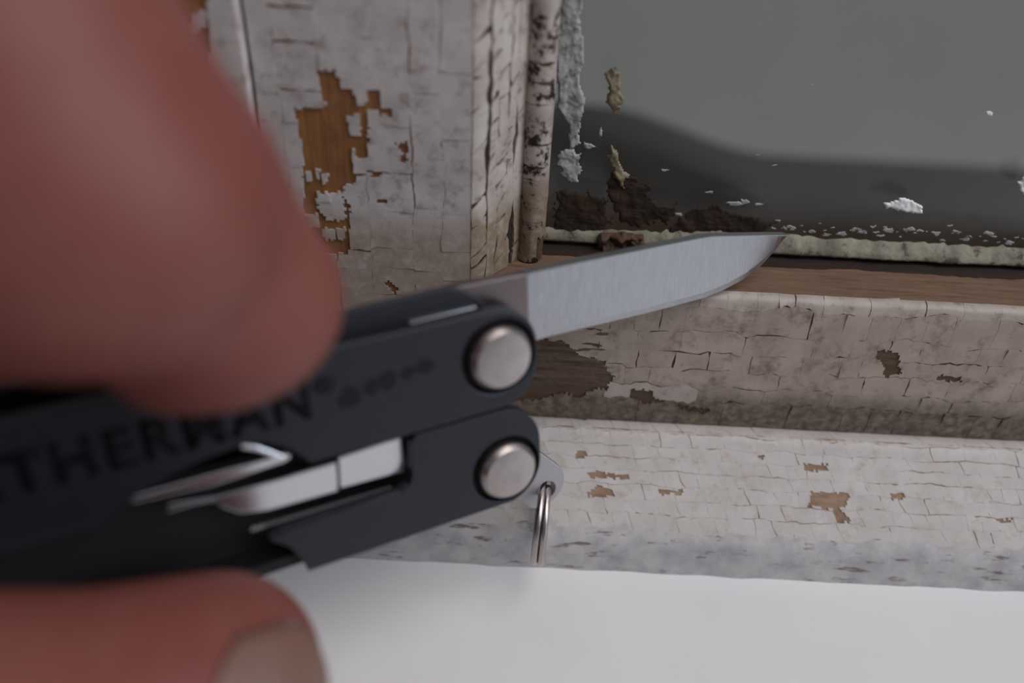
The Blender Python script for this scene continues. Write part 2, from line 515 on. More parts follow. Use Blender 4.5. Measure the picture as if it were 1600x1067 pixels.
# --- lower sloping moulding
sL, LL = prof_x([(79.3, -67.88), (77.5, -67.7), (76.8, -68.2), (76.2, -69.0), (72.5, -73.2), (68.9, -77.2)])
holes_l = [
    [(1257, 725), (1295, 725), (1292, 735), (1256, 735)],
    [(1266, 768), (1328, 770), (1322, 790), (1310, 792), (1318, 800), (1330, 815), (1305, 818), (1302, 795), (1263, 792)],
    [(1393, 771), (1417, 771), (1412, 781), (1392, 780)],
    [(917, 741), (935, 734), (950, 741), (983, 740), (983, 748), (920, 747)],
    [(915, 769), (938, 759), (962, 769), (960, 776), (918, 776)],
    [(902, 704), (916, 705), (914, 719), (900, 716)],
    [(1030, 765), (1067, 766), (1065, 773), (1031, 772)],
    [(1186, 709), (1194, 709), (1194, 717), (1186, 717)],
    [(1555, 812), (1585, 810), (1575, 818), (1565, 818)],
]
flakes(apron, MAT['paint_lower'], sL, [0, 2.2, 3.9, 5.4, 7.0, 8.8, 10.6, 12.4, LL], -30, 75, lambda t: 2.9,
       lambda s, t: 0.13, 0.11, 31, holes_l, tilt=0.45, wav=0.35, curl=0.06, hair=0.007)
flakes(apron, MAT['paint_lower'], sL, [0, LL], 75, 259, lambda t: 190, lambda s, t: 0, 0.12, 32, nmin=(40, 8), name='paint_film')
# --- stile, flat face
sF, LF = prof_z([(-27, 79.6), (-5.2, 79.6)])
patch = [(495, 110), (527, 110), (530, 135), (546, 138), (556, 150), (556, 164), (573, 164), (572, 142), (592, 143), (595, 168), (616, 169),
         (612, 183), (592, 179), (588, 172), (575, 176), (575, 248), (558, 250), (553, 232), (550, 246), (556, 286), (540, 290), (535, 305),
         (546, 318), (546, 398), (500, 396), (482, 372), (474, 330), (474, 290), (470, 230), (464, 195), (458, 170), (508, 168)]
isl = [[(543, 185), (560, 178), (562, 212), (545, 212)], [(493, 302), (535, 302), (541, 345), (512, 345), (497, 325)],
       [(503, 358), (541, 356), (538, 373), (508, 375)], [(478, 335), (496, 335), (498, 355), (480, 356)],
       [(478, 268), (484, 268), (486, 284), (479, 284)], [(494, 262), (499, 264), (498, 282), (493, 280)], [(504, 272), (512, 274), (508, 288), (503, 286)]]
holes_f = [patch, [(618, 225), (637, 221), (636, 250), (630, 257), (624, 254), (630, 240)], [(579, 273), (598, 267), (596, 276), (580, 279)],
           [(588, 312), (606, 311), (604, 319), (590, 319)], [(600, 445), (606, 436), (622, 452), (618, 460)]]
def zrows(a, b, step, seed):
    r = random.Random(seed); out = [a]
    while out[-1] < b - step: out.append(out[-1] + step * r.uniform(0.75, 1.3))
    out[-1] = b
    return out
# here rows run across the face, cells run up it
flakes(stile, MAT['paint_stile'], sF, [0, 2.3, 6.6, 10.6, 15.5, 18.7, LF], -67.7, 0, lambda t: 3.9,
       lambda s, t: 0.34, 0.2, 41, holes_f, isl, wav=0.35, curl=0.12)
flakes(stile, MAT['paint_stile'], sF, [0, LF], 0, 148, lambda t: 150, lambda s, t: 0, 0.24, 42, nmin=(40, 8), name='paint_film')
# --- stile, moulded edge
sM, LM = prof_z([(-5.2, 79.6), (-4.6, 79.75), (-4.0, 80.3), (-2.2, 82.6), (0.1, 86.2)])
flakes(stile, MAT['paint_mould'], sM, [0, 1.9, 3.5, 5.2, 6.7, LM], -48.3, 0, lambda t: 2.0, lambda s, t: 1.0, 0.26, 51, (), tilt=0.7, wav=0.35, curl=0.15)
flakes(stile, MAT['paint_mould'], sM, [0, LM], 0, 148, lambda t: 150, lambda s, t: 0, 0.26, 52, nmin=(40, 8), name='paint_film')
sB, LB = prof_z([(0.2, 86.4), (0.3, 86.0), (0.8, 85.3), (1.7, 84.95), (2.6, 85.3), (3.1, 86.2), (3.2, 88)])
flakes(bead, MAT['paint_bead'], sB, [0, LB], -48.2, 0, lambda t: 2.1, lambda s, t: 0.6, 0.18, 61, [[(838, 372), (862, 372), (858, 420), (838, 420)]], nmin=(5, 10), curl=0.10)
flakes(bead, MAT['paint_bead'], sB, [0, LB], 0, 148, lambda t: 150, lambda s, t: 0, 0.18, 62, nmin=(40, 8), name='paint_film')
# --- jamb board
sJ, LJ = prof_z([(-84, 78.6), (-27.65, 78.6)])
flakes(jamb, MAT['paint_stile'], sJ, [0, 30, 45, 50.5, LJ], -67, 0, lambda t: 5.5, lambda s, t: 0.3, 0.24, 71, [[(262, -20), (322, -20), (328, 50), (330, 95), (300, 110), (262, 60)]],
       [[(300, 20), (320, 15), (322, 42), (302, 50)]], wav=0.3)
flakes(jamb, MAT['paint_stile'], sJ, [0, LJ], 0, 148, lambda t: 150, lambda s, t: 0, 0.24, 72, nmin=(20, 8), name='paint_film')

# --- caulk between the moulding and the sill: ragged thick strip
def caulk():
    vs, fs = [], []
    nx, nt = 340, 8
    prof, L = polyline_surface([(69.6, -76.4), (68.9, -77.2), (68.3, -78.2), (67.9, -80), (67.7, -81.6), (67.2, -82.6)])
    for i in range(nx + 1):
        x = -70 + (XR - 72 + 70) * i / nx
        top = 0.45 + 0.5 * n1(x * 0.18, 3) + 0.55 * n1(x * 0.9, 5)
        for k in range(nt + 1):
            q = k / nt
            tt = top + (L - top) * q
            p, n = prof(tt)
            h = 0.14 + 0.40 * math.sin(min(1, q * 3.5) * math.pi / 2) + 0.22 * n2(x * 0.3, tt * 0.8, 2) + 0.10 * n2(x * 1.2, tt * 2, 4)
            if k == nt: h = 0.3 + 0.25 * n1(x * 0.3, 8)
            if k == 0: h = -0.1
            vs.append(M3((x, p[0] + n[0] * h, p[1] + n[1] * h if k < nt else -82.65)))
    for i in range(nx):
        for k in range(nt):
            a = i * (nt + 1) + k
            fs.append((a, a + 1, a + nt + 2, a + nt + 1))
    me = mesh('caulk_strip', vs, fs)
    return wlink('caulk_strip', me, MAT['caulk'], smooth=True)
caulk()

# --- glass pane, putty and stains
def box(name, lo, hi, mat, parent=None, bevel=0, wl=True):
    (x0, y0, z0), (x1, y1, z1) = lo, hi
    vs = [M3((x, y, z)) for x in (x0, x1) for y in (y0, y1) for z in (z0, z1)]
    fs = [(0, 1, 3, 2), (4, 6, 7, 5), (0, 4, 5, 1), (2, 3, 7, 6), (0, 2, 6, 4), (1, 5, 7, 3)]
    me = mesh(name, vs, fs); fix_normals(me)
    return wlink(name, me, mat, parent, bevel=bevel) if wl else link(name, me, mat, parent, bevel=bevel)
pane = box('glass_pane', (3.3, YG, -48.2), (XR, YG + 2.5, ZT), MAT['glass'])

def putty_strip():                       # ragged putty fillet along the foot of the pane
    vs, fs = [], []
    nx, nt = 420, 6
    for i in range(nx + 1):
        x = 3.3 + (XR - 5) * i / nx
        hgt = 1.75 + 0.35 * n1(x * 0.25, 1) + 0.35 * n1(x * 1.3, 2) + 0.25 * n1(x * 3, 6)
        out = 1.25 + 0.35 * n1(x * 0.3, 3) + 0.2 * n1(x * 1.7, 4)
        if x < 18: out *= 0.5; hgt *= 0.7 + 0.1 * n1(x, 9)
        ring = [(YG - 0.02, -47.2 + hgt), (YG - 0.25, -47.25 + hgt * 0.92), (YG - out * 0.75, -47.2 + hgt * 0.35), (YG - out, -47.25),
                (YG - out * 0.95, -47.55), (YG - out * 0.4, -47.75), (YG + 0.1, -47.8)]
        for k, (Y, z) in enumerate(ring):
            vs.append(M3((x, Y, z + 0.1 * n2(x * 0.9, k, 7))))
    for i in range(nx):
        for k in range(nt):
            a = i * (nt + 1) + k
            fs.append((a, a + 1, a + nt + 2, a + nt + 1))
    me = mesh('putty_strip', vs, fs)
    return wlink('putty_strip', me, MAT['putty'], smooth=True)
putty_strip()
def groove_shade():                         # dark strip on the ledge, painting the shaded groove under the putty
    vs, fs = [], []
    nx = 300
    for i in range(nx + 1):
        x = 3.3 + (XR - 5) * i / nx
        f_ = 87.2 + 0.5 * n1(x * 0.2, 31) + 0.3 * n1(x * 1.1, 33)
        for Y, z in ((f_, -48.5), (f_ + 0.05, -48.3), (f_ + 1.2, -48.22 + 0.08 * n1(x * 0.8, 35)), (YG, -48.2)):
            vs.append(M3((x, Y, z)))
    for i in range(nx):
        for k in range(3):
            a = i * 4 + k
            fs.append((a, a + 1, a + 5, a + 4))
    me = mesh('groove_shade_strip', vs, fs); fix_normals(me)
    return wlink('groove_shade_strip', me, MAT['groove_black'])
groove_shade()
box('rebate', (3.3, YG - 0.1, -48.3), (XR - 1, YG + 2, -47.6), MAT['black_inside'])  # near-black colour holds the groove's shade below the putty

def blob(name, outline, Y, thick, mat, parent, seed=0, jag=2.0, dome=0.6, step=None):
    """irregular stuck-on patch: outline given where it lies on the pane, thickness towards the room"""
    xs = [p[0] for p in outline]; ys = [p[1] for p in outline]
    size = max(max(xs) - min(xs), max(ys) - min(ys))
    st = step or max(0.8, min(2.2, size / 34))
    x0, y0 = min(xs) - jag - st, min(ys) - jag - st
    nx, ny = int((max(xs) + jag - x0) / st) + 2, int((max(ys) + jag - y0) / st) + 2
    f = 0.9 / max(6.0, size * 0.16)
    faces = []
    for b in range(ny):
        for a in range(nx):
            x, y = x0 + (a + .5) * st, y0 + (b + .5) * st
            x += jag * 2 * n2(x * f, y * f, seed) + jag * n2(x * f * 3, y * f * 3, seed); y += jag * 2 * n2(x * f, y * f, seed + 5)
            if inside(outline, x, y): faces.append(((a, b), (a, b + 1), (a + 1, b + 1), (a + 1, b)))
    ec = {}
    for fc in faces:
        for u in range(4):
            e = (fc[u], fc[(u + 1) % 4])
            if (e[1], e[0]) in ec: del ec[e[1], e[0]]
            else: ec[e] = 1
    rim = {k for e in ec for k in e}
    idx, vs, fs = {}, [], []
    def vid(k, low):
        if (k, low) not in idx:
            P = at_Y(x0 + k[0] * st, y0 + k[1] * st, Y)
            hh = 0 if low else thick * (0.45 if k in rim else 1.0) * (0.8 + dome * n2(P[0] * 0.9, P[2] * 0.9, seed) + 0.5 * dome * n2(P[0] * 3, P[2] * 3, seed))
            idx[k, low] = len(vs); vs.append(M3((P[0], Y - max(hh, 0.0), P[2])))
        return idx[k, low]
    for fc in faces: fs.append(tuple(vid(k, 0) for k in fc))
    for (k1, k2) in ec: fs.append((vid(k2, 0), vid(k1, 0), vid(k1, 1), vid(k2, 1)))
    if not fs: return None
    me = mesh(name, vs, fs); fix_normals(me)
    return link(name, me, mat, parent, smooth=True)
PANE_Y = YG - 0.01
blob('paint_smear', [(872, -60), (908, -60), (908, 5), (902, 40), (910, 75), (906, 130), (914, 170), (906, 205), (908, 222), (890, 232), (888, 214), (893, 195), (872, 170), (872, 60)], PANE_Y, 0.35, MAT['paint_smear'], pane, 1, 4)
blob('paint_smear', [(872, 240), (888, 232), (906, 238), (907, 262), (898, 285), (884, 282), (872, 262)], PANE_Y, 0.3, MAT['paint_smear'], pane, 2, 4)
blob('paint_smear', [(912, 222), (922, 224), (932, 228), (920, 232), (913, 230)], PANE_Y, 0.2, MAT['paint_smear'], pane, 3, 1)
blob('paint_smear', [(938, 198), (942, 204), (939, 215), (936, 208)], PANE_Y, 0.2, MAT['paint_smear'], pane, 4, 1)
blob('paint_spot', [(1380, 318), (1398, 313), (1412, 309), (1420, 311), (1432, 318), (1443, 323), (1441, 333), (1425, 333), (1400, 327), (1382, 323)], PANE_Y, 0.35, MAT['sill'], pane, 5, 2)
blob('paint_spot', [(1540, 175), (1546, 173), (1551, 176), (1550, 181), (1541, 180)], PANE_Y, 0.2, MAT['sill'], pane, 6, 1)
blob('paint_spot', [(1590, 285), (1604, 270), (1622, 268), (1622, 306), (1596, 302)], PANE_Y, 0.3, MAT['sill'], pane, 7, 2)
rs = random.Random(12)
specks = [(1040, 265, 4), (1210, 258, 3), (1186, 320, 5), (1107, 300, 5), (1150, 318, 9), (1163, 314, 6), (976, 270, 3), (1184, 242, 2), (1268, 132, 2), (1060, 335, 4), (1365, 354, 4), (1485, 352, 3)]
for k in range(46):
    x = 1205 + 395 * (k + rs.random()) / 46
    specks.append((x, 0.049 * (x - 1225) + 356 + rs.uniform(-11, 7), rs.choice((1.6, 2.2, 3, 4, 5.5))))
for k, (x, y, r) in enumerate(specks):
    r1 = random.Random(k)
    out = [(x + r * (1.0 + 0.5 * r1.random()) * math.cos(a * 1.047) * 1.3, y + r * 0.55 * (0.6 + 0.6 * r1.random()) * math.sin(a * 1.047)) for a in range(6)]
    blob('paint_speck', out, PANE_Y, 0.08, MAT['paint_smear'], pane, k + 20, min(1.5, r * 0.4), step=0.9)
blob('yellow_residue', [(950, 112), (958, 106), (969, 110), (972, 140), (974, 158), (966, 176), (956, 170), (946, 158), (952, 140)], PANE_Y, 0.5, MAT['yellow_lichen'], pane, 8, 4)
blob('yellow_residue', [(950, 222), (958, 225), (966, 245), (968, 262), (980, 272), (972, 290), (958, 275), (953, 250)], PANE_Y, 0.5, MAT['yellow_lichen'], pane, 9, 4)
blob('rot_residue', [(956, 268), (978, 272), (1000, 285), (1022, 300), (1012, 308), (1030, 320), (1064, 322), (1050, 342), (1010, 352), (975, 345), (955, 320), (948, 295)], PANE_Y, 0.18, MAT['brown_rot'], pane, 10, 7, 1.0)
blob('rot_residue', [(868, 300), (930, 300), (950, 330), (945, 372), (900, 385), (866, 380)], PANE_Y, 0.18, MAT['brown_rot'], pane, 11, 7, 1.0)
blob('rot_residue', [(1090, 330), (1125, 325), (1180, 335), (1215, 350), (1190, 368), (1140, 372), (1085, 368), (1040, 362)], PANE_Y, 0.18, MAT['brown_rot'], pane, 12, 7, 1.0)
blob('rot_lump', [(932, 368), (950, 362), (985, 364), (1006, 369), (1005, 378), (975, 384), (945, 386), (934, 380)], YG - 0.4, 1.4, MAT['wood_dark'], pane, 13, 3, 0.8)

# --- inside sill
sill = box('trim_1', (-90, -70, -95), (XR, 90, -82.6), MAT['sill'], None, 0, wl=False)
sill['kind'] = 'structure'; sill['label'] = 'smooth white painted window sill under the cracked moulding'
# --- outside
def outside_sill():
    vs, fs = [], []
    nx = 60
    for i in range(nx + 1):
        x = -90 + (XR + 150) * i / nx
        k = min(1, max(0, (x - 22) / 62)); k = k * k * (3 - 2 * k)
        top = -82.0 - 14.0 * k
        for Y, z in ((101.2, top), (225, top), (245, top - 0.8), (256, top - 4), (260, top - 12), (260, -130), (101.2, -130)):
            vs.append(M3((x, Y, z)))
    for i in range(nx):
        for k in range(7):
            a, b = i * 7 + k, i * 7 + (k + 1) % 7
            fs.append((a, b, b + 7, a + 7))
    fs.append(tuple(range(7))); fs.append(tuple(nx * 7 + k for k in range(7)))
    me = mesh('trim_2', vs, fs); fix_normals(me)
    return link('trim_2', me, MAT['outside_sill'], None)
os_ = outside_sill()
os_['kind'] = 'structure'; os_['label'] = 'dark weathered outside sill seen through the dirty glass'
ow = box('wall_outside', (-600, 640, -500), (900, 700, 500), MAT['outside'], None, 0, wl=False)
ow['kind'] = 'structure'; ow['label'] = 'plain grey outside wall seen through the window glass'

# ------------------------------------------------------------------ the multitool
TP = ray(785, 557) * 77.0
uc = np.array([.884, .223, .411]); uc /= np.linalg.norm(uc)
TU = from_cam(uc)
dd = ray(793, 733) * 82.35 - TP
TUp = -dd / np.linalg.norm(dd); TUp -= TU * (TUp @ TU); TUp /= np.linalg.norm(TUp)
TA = np.cross(TUp, TU)                     # away from the camera
def tl(px, py, y=0.0):
    d = ray(px, py)
    k = ((TP + TA * y) @ TA) / (d @ TA)
    q = d * k - TP
    return (q @ TU, q @ TUp)
tool = empty('multitool', 'black folding pocket multitool with knife blade open, gripped by the fingers', 'multitool')
tool.matrix_world = Matrix(((TU[0], TA[0], TUp[0], TP[0] * S), (TU[1], TA[1], TUp[1], TP[1] * S),
                            (TU[2], TA[2], TUp[2], (TP[2] + SILL) * S), (0, 0, 0, 1)))

def arc(cx, cz, r, a0, a1, n):
    return [(cx + r * math.cos(math.radians(a0 + (a1 - a0) * i / n)), cz + r * math.sin(math.radians(a0 + (a1 - a0) * i / n))) for i in range(n + 1)]
def plate(name, outline, y0, y1, mat, parent, holes=(), bevel=0.25, smooth=False):
    bm = bmesh.new()
    loops = [outline] + list(holes)
    edges = []
    for lp in loops:
        vs = [bm.verts.new((x * S, y0 * S, z * S)) for x, z in lp]
        for i in range(len(vs)):
            edges.append(bm.edges.new((vs[i], vs[(i + 1) % len(vs)])))
    bmesh.ops.triangle_fill(bm, edges=edges, use_beauty=True, use_dissolve=False)
    bmesh.ops.recalc_face_normals(bm, faces=bm.faces)
    ext = bmesh.ops.extrude_face_region(bm, geom=bm.faces[:])
    vv = [g for g in ext['geom'] if isinstance(g, bmesh.types.BMVert)]
    bmesh.ops.translate(bm, verts=vv, vec=(0, (y1 - y0) * S, 0))
    bmesh.ops.recalc_face_normals(bm, faces=bm.faces)
    bmesh.ops.dissolve_limit(bm, angle_limit=0.01, verts=bm.verts[:], edges=bm.edges[:])
    me = bpy.data.meshes.new(name); bm.to_mesh(me); bm.free()
    return link(name, me, mat, parent, bevel=bevel)
def lathe(name, prof, cx, cz, mat, parent, n=48):
    """profile (r, y) spun about the rivet axis"""
    vs, fs = [], []
    for (r, y) in prof:
        for i in range(n):
            a = 2 * math.pi * i / n
            vs.append(((cx + r * math.cos(a)) * S, y * S, (cz + r * math.sin(a)) * S))
    for k in range(len(prof) - 1):
        for i in range(n):
            j = (i + 1) % n
            fs.append((k * n + i, k * n + j, (k + 1) * n + j, (k + 1) * n + i))
    fs.append(tuple(range(n))); fs.append(tuple((len(prof) - 1) * n + i for i in range(n)))
    me = mesh(name, vs, fs); fix_normals(me)
    o = link(name, me, mat, parent, smooth=True)
    e = o.modifiers.new('split', 'EDGE_SPLIT'); e.split_angle = math.radians(28)
    return o

XE = -62.0
LZ = -12.87                                # lower rivet height
hole_u = arc(-0.32, 0.05, 3.9, 0, 350, 35)
hole_l = arc(-0.12, LZ + 0.05, 3.8, 0, 350, 35)
notch = [(-36.5, -5.65), (-34.0, -4.3), (-31, -3.1), (-28, -2.35), (-25.2, -2.05), (-23.2, -2.35), (-21.6, -3.2), (-20.3, -4.5), (-19.5, -5.65)]
front_u = ([(XE, 5.2), (-9, 5.0)] + [(-2.5, 5.0)] + arc(-0.7, 0.35, 4.6, 90, 0, 12) + arc(-0.7, -1.05, 4.6, 0, -90, 12) + [(-6, -5.65)] + notch[::-1] + [(XE, -5.65)])
hu = plate('upper_handle', front_u, 0, 1.3, MAT['black'], tool, [hole_u])
hu['label'] = 'black upper handle bearing dark lettering'
cut_arc = [(-36.5, -17.0), (-33.5, -14.2), (-29.5, -12.6), (-26.5, -12.05), (-24.2, -12.3), (-22.6, -13.6), (-21.7, -15.4), (-21.3, -17.0)]
front_l = ([(-9.4, -5.85), (-3.0, -5.85)] + arc(-0.6, LZ + 2.5, 4.5, 90, 0, 12) + arc(-0.6, LZ + 0.2, 4.5, 0, -75, 12) + [(-2.5, -17.0), (-21.3, -17.0), (-21.7, -15.4), (-22.6, -13.6), (-24.2, -12.2), (-23.0, -11.95)]
           + [(-11.6, -11.6), (-10.6, -11.2), (-10.2, -10.3), (-10.0, -6.5)])
hl = plate('lower_handle', front_l, 0, 1.3, MAT['black'], tool, [hole_l])
hl['label'] = 'black lower handle with an open slot'
# far side plates of the two channels
back_u = [(XE, 4.4), (-1.5, 4.4)] + arc(-0.6, 0, 4.2, 85, -85, 18) + [(-1.5, -5.4), (XE, -5.4)]
plate('far_side_plate', back_u, 8.0, 9.3, MAT['black'], tool)
back_l = [(XE, -5.9), (-2, -5.9)] + arc(-0.6, LZ + 1, 4.0, 85, -85, 18) + [(-2, -16.8), (XE, -16.8)]
plate('far_side_plate', back_l, 8.0, 9.3, MAT['black'], tool)
# dark liners that close the channels
plate('liner', [(XE, 1.5), (-6, 1.5), (-6, -5.3), (XE, -5.3)], 5.2, 6.0, MAT['black_inside'], tool, bevel=0)
plate('liner', [(XE, -5.6), (-6, -5.6), (-6, -16.6), (XE, -16.6)], 4.2, 5.0, MAT['black_inside'], tool, bevel=0)
plate('channel_floor', [(XE, -15.6), (-10, -15.6), (-10, -16.8), (XE, -16.8)], 1.31, 8, MAT['black_inside'], tool, bevel=0)
plate('hinge_boss', arc(-0.25, 0, 4.3, 0, 350, 35), 1.05, 2.6, MAT['black_inside'], tool, bevel=0)
plate('hinge_boss', arc(-0.05, LZ, 4.1, 0, 350, 35), 1.05, 3.2, MAT['black_inside'], tool, bevel=0)
# rivets
for (cx, cz, r, par) in ((-0.25, 0, 3.3, hu), (-0.05, LZ, 3.2, hl)):
    lathe('rivet', [(r, 1.2), (r, -0.25), (r - 0.12, -0.5), (r - 0.5, -0.92), (r * 0.6, -1.0), (r * 0.25, -1.03)], cx, cz, MAT['rivet'], par)

# blade
BY = 3.2
spine_px = [(707, 446), (760, 435), (820, 424), (900, 407), (1000, 387), (1060, 375), (1102, 367), (1140, 366), (1185, 365), (1229, 365)]
edge_px = [(838, 530), (900, 515), (960, 501), (1010, 489), (1060, 476), (1100, 465), (1130, 453), (1160, 437), (1190, 414), (1212, 390), (1229, 366)]
sp = [tl(x, y, BY) for x, y in spine_px]
ed = [tl(x, y, BY) for x, y in edge_px]
def interp(pts, x):
    xs = [p[0] for p in pts]; zs = [p[1] for p in pts]
    return float(np.interp(x, xs, zs))
gx = tl(820, 470, BY)[0]
blade = None
def build_blade():
    x_tip = sp[-1][0] - 0.02
    n = 46
    vs, fs = [], []
    rows = []
    for i in range(n + 1):
        x = gx + (x_tip - gx) * (i / n) ** 0.9
        zt, zb = interp(sp, x), interp(ed, x) if x > ed[0][0] else ed[0][1] - 0.1
        zb = min(zb, zt - 0.02)
        h = zt - zb
        mb = zb + min(0.75, h * 0.25)
        ts, tm_, te = 0.75, 0.22, 0.03                # half thickness: spine, top of the edge bevel, edge
        fade = min(1, h / 3.0)
        fade = 1.0
        ring = [(zt, -ts * (0.5 + 0.5 * fade)), (zt - 0.08, -ts * (0.5 + .5 * fade)), (mb, -tm_), (zb, -te), (zb, te), (mb, tm_), (zt - 0.08, ts * (0.5 + .5 * fade)), (zt, ts * (0.5 + .5 * fade))]
        rows.append(len(vs))
        for (z, y) in ring:
            vs.append((x * S, (BY + y) * S, z * S))
    for i in range(n):
        for k in range(8):
            a, b = rows[i], rows[i + 1]
            fs.append((a + k, a + (k + 1) % 8, b + (k + 1) % 8, b + k))
    fs.append(tuple(rows[0] + k for k in range(8))); fs.append(tuple(rows[-1] + k for k in range(8)))
    me = mesh('knife_blade', vs, fs); fix_normals(me)
    o = link('knife_blade', me, MAT['blade'], tool, smooth=True)
    e = o.modifiers.new('split', 'EDGE_SPLIT'); e.split_angle = math.radians(4)
    return o
blade = build_blade()
blade['label'] = 'short brushed steel knife blade, unfolded'
zt0 = interp(sp, gx)
tang = [(sp[0][0] - 3.0, 3.4), (sp[0][0] - 2.2, sp[0][1] - 0.5), (sp[0][0], sp[0][1]), (gx, zt0), (gx + 0.02, ed[0][1] - 0.1), (ed[0][0] - 1.5, -3.4)] + arc(-0.25, 0, 3.5, -70, -170, 8)
plate('tang', tang, BY - 0.75, BY + 0.75, MAT['tang'], blade, bevel=0.08)
# implements folded in the slot
def pxplate(name, pts, y0, y1, mat, parent, bevel=0.12):
    return plate(name, [tl(x, y, y0) for x, y in pts], y0, y1, mat, parent, bevel=bevel)
pxplate('folded_file', [(262, 801), (300, 789), (335, 783), (345, 792), (375, 802), (420, 798), (529, 768), (525, 723), (440, 748), (340, 776), (262, 788)], 1.6, 2.6, MAT['steel'], tool)
pxplate('folded_driver', [(531, 764), (629, 738), (634, 728), (628, 684), (600, 692), (528, 716)], 1.7, 2.9, MAT['steel'], tool)
pxplate('spring_bar', [(203, 778), (330, 742), (450, 708), (455, 714), (446, 722), (335, 758), (206, 786)], 1.6, 2.6, MAT['steel'], tool)
pxplate('notch_rim', [(374, 694), (402, 697), (428, 706), (448, 714), (440, 719), (422, 713), (400, 705), (376, 701)], 1.35, 2.3, MAT['steel'], tool)
pxplate('inner_plate', [(505, 494), (600, 471), (700, 448), (722, 453), (745, 464), (764, 480), (764, 500), (640, 535), (505, 560)], 1.75, 2.35, MAT['black'], tool, 0.15)
pxplate('back_spring', [(641, 504), (690, 492), (744, 479), (746, 494), (690, 510), (642, 521)], 1.35, 1.7, MAT['steel'], tool, 0.06)
# toothed edge along the lower lip of the slot
saw = []
n_t = 60
for i in range(n_t + 1):
    k = i / n_t
    x, y = 392 + (612 - 392) * k, 828 + (761 - 828) * k
    w_ = 5.5 * (1 - 0.6 * k)
    saw.append((x, y - (w_ if i % 2 else 0)))
saw += [(612, 762), (392, 830.5)]
pxplate('toothed_edge', saw, 1.45, 1.62, MAT['loop'], tool, bevel=0)

# lettering etched on the upper handle
def lettering(text, x0, x1, z0, z1, name, offset=0.035):
    cu = bpy.data.curves.new(name, 'FONT')
    cu.body = text
    cu.offset = offset
    cu.resolution_u = 3
    cu.space_character = 1.2
    ob = bpy.data.objects.new(name, cu)
    col.objects.link(ob)
    dg = bpy.context.evaluated_depsgraph_get()
    me = bpy.data.meshes.new_from_object(ob.evaluated_get(dg))
    bpy.data.objects.remove(ob)
    co = np.array([v.co[:] for v in me.vertices])
    lo, hi = co.min(0), co.max(0)
    for v, c in zip(me.vertices, co):
        v.co = ((x0 + (c[0] - lo[0]) / (hi[0] - lo[0]) * (x1 - x0)) * S, -0.02 * S, (z0 + (c[1] - lo[1]) / (hi[1] - lo[1]) * (z1 - z0)) * S)
    fix_normals(me)
    me.name = name
    o = link(name, me, MAT['letter'], hu)
    sl = o.modifiers.new('thick', 'SOLIDIFY'); sl.thickness = 0.05 * S; sl.offset = 0
    return o
lettering('LEATHERMAN', -50.2, -18.7, -1.15, 2.55, 'lettering')
lettering('®', -18.3, -16.3, 0.9, 2.5, 'registered_mark', 0.01)
for k, (x, z, ww, hh) in enumerate([(-15.2, -0.2, 1.7, 2.9), (-13.2, 0.3, 1.2, 2.2), (-11.6, 0.5, 1.4, 2.4), (-9.6, 0.9, 1.2, 1.8), (-7.9, 1.0, 1.5, 2.0)]):
    r1 = random.Random(90 + k)
    pts = [(x + ww * (0.5 + 0.3 * r1.random()) * math.cos(a), z + hh * 0.5 * (0.55 + 0.45 * r1.random()) * math.sin(a)) for a in [i * 0.524 for i in range(12)]]
    o = plate('worn_mark', pts, -0.03, 0.02, MAT['worn'], hu, bevel=0)

# lanyard loop
HX, HZ = tl(850, 762, 4.2)
CX, CZ = tl(842, 754, 4.2)
dl = math.atan2(CZ - LZ, CX)
deg = math.degrees(dl)
loop_out = arc(0, LZ, 3.1, deg + 100, deg + 260, 16) + arc(CX, CZ, 3.0, deg - 80, deg + 80, 20)
plate('lanyard_loop', loop_out, 3.6, 4.8, MAT['loop'], tool, [arc(HX, HZ, 1.15, 0, 342, 19)], bevel=0.15)

# split ring hanging in the loop
Hw = TP + TU * HX + TA * 4.2 + TUp * HZ
D = np.array([Hw[0], Hw[1], 0]); D /= np.linalg.norm(D)
Xr = np.array([D[1], -D[0], 0])
RR = 5.2
C0 = Hw + np.array([0, 0, -1]) * (RR - 0.35)
vs, fs = [], []
nr_, turns, nw = 120, 1.9, 8
for i in range(nr_ + 1):
    a = 2 * math.pi * turns * i / nr_ + 0.6
    side = (i / nr_ - 0.5) * 1.5
    side = 0.42 * math.tanh(side * 6) if True else side
    c = C0 + (D * math.sin(a) + np.array([0, 0, 1]) * math.cos(a)) * RR + Xr * side
    rad = (D * math.sin(a) + np.array([0, 0, 1]) * math.cos(a))
    for k in range(nw):
        b = 2 * math.pi * k / nw
        vs.append(M3(c + rad * 0.40 * math.cos(b) + Xr * 0.40 * math.sin(b)))
for i in range(nr_):
    for k in range(nw):
        fs.append((i * nw + k, i * nw + (k + 1) % nw, (i + 1) * nw + (k + 1) % nw, (i + 1) * nw + k))
fs.append(tuple(range(nw))); fs.append(tuple(nr_ * nw + k for k in range(nw)))
me = mesh('split_ring', vs, fs); fix_normals(me)
ring = link('split_ring', me, MAT['ring'], None, smooth=True)
ring['label'] = 'small steel split ring hanging edge-on from the lanyard loop'
ring['category'] = 'key ring'

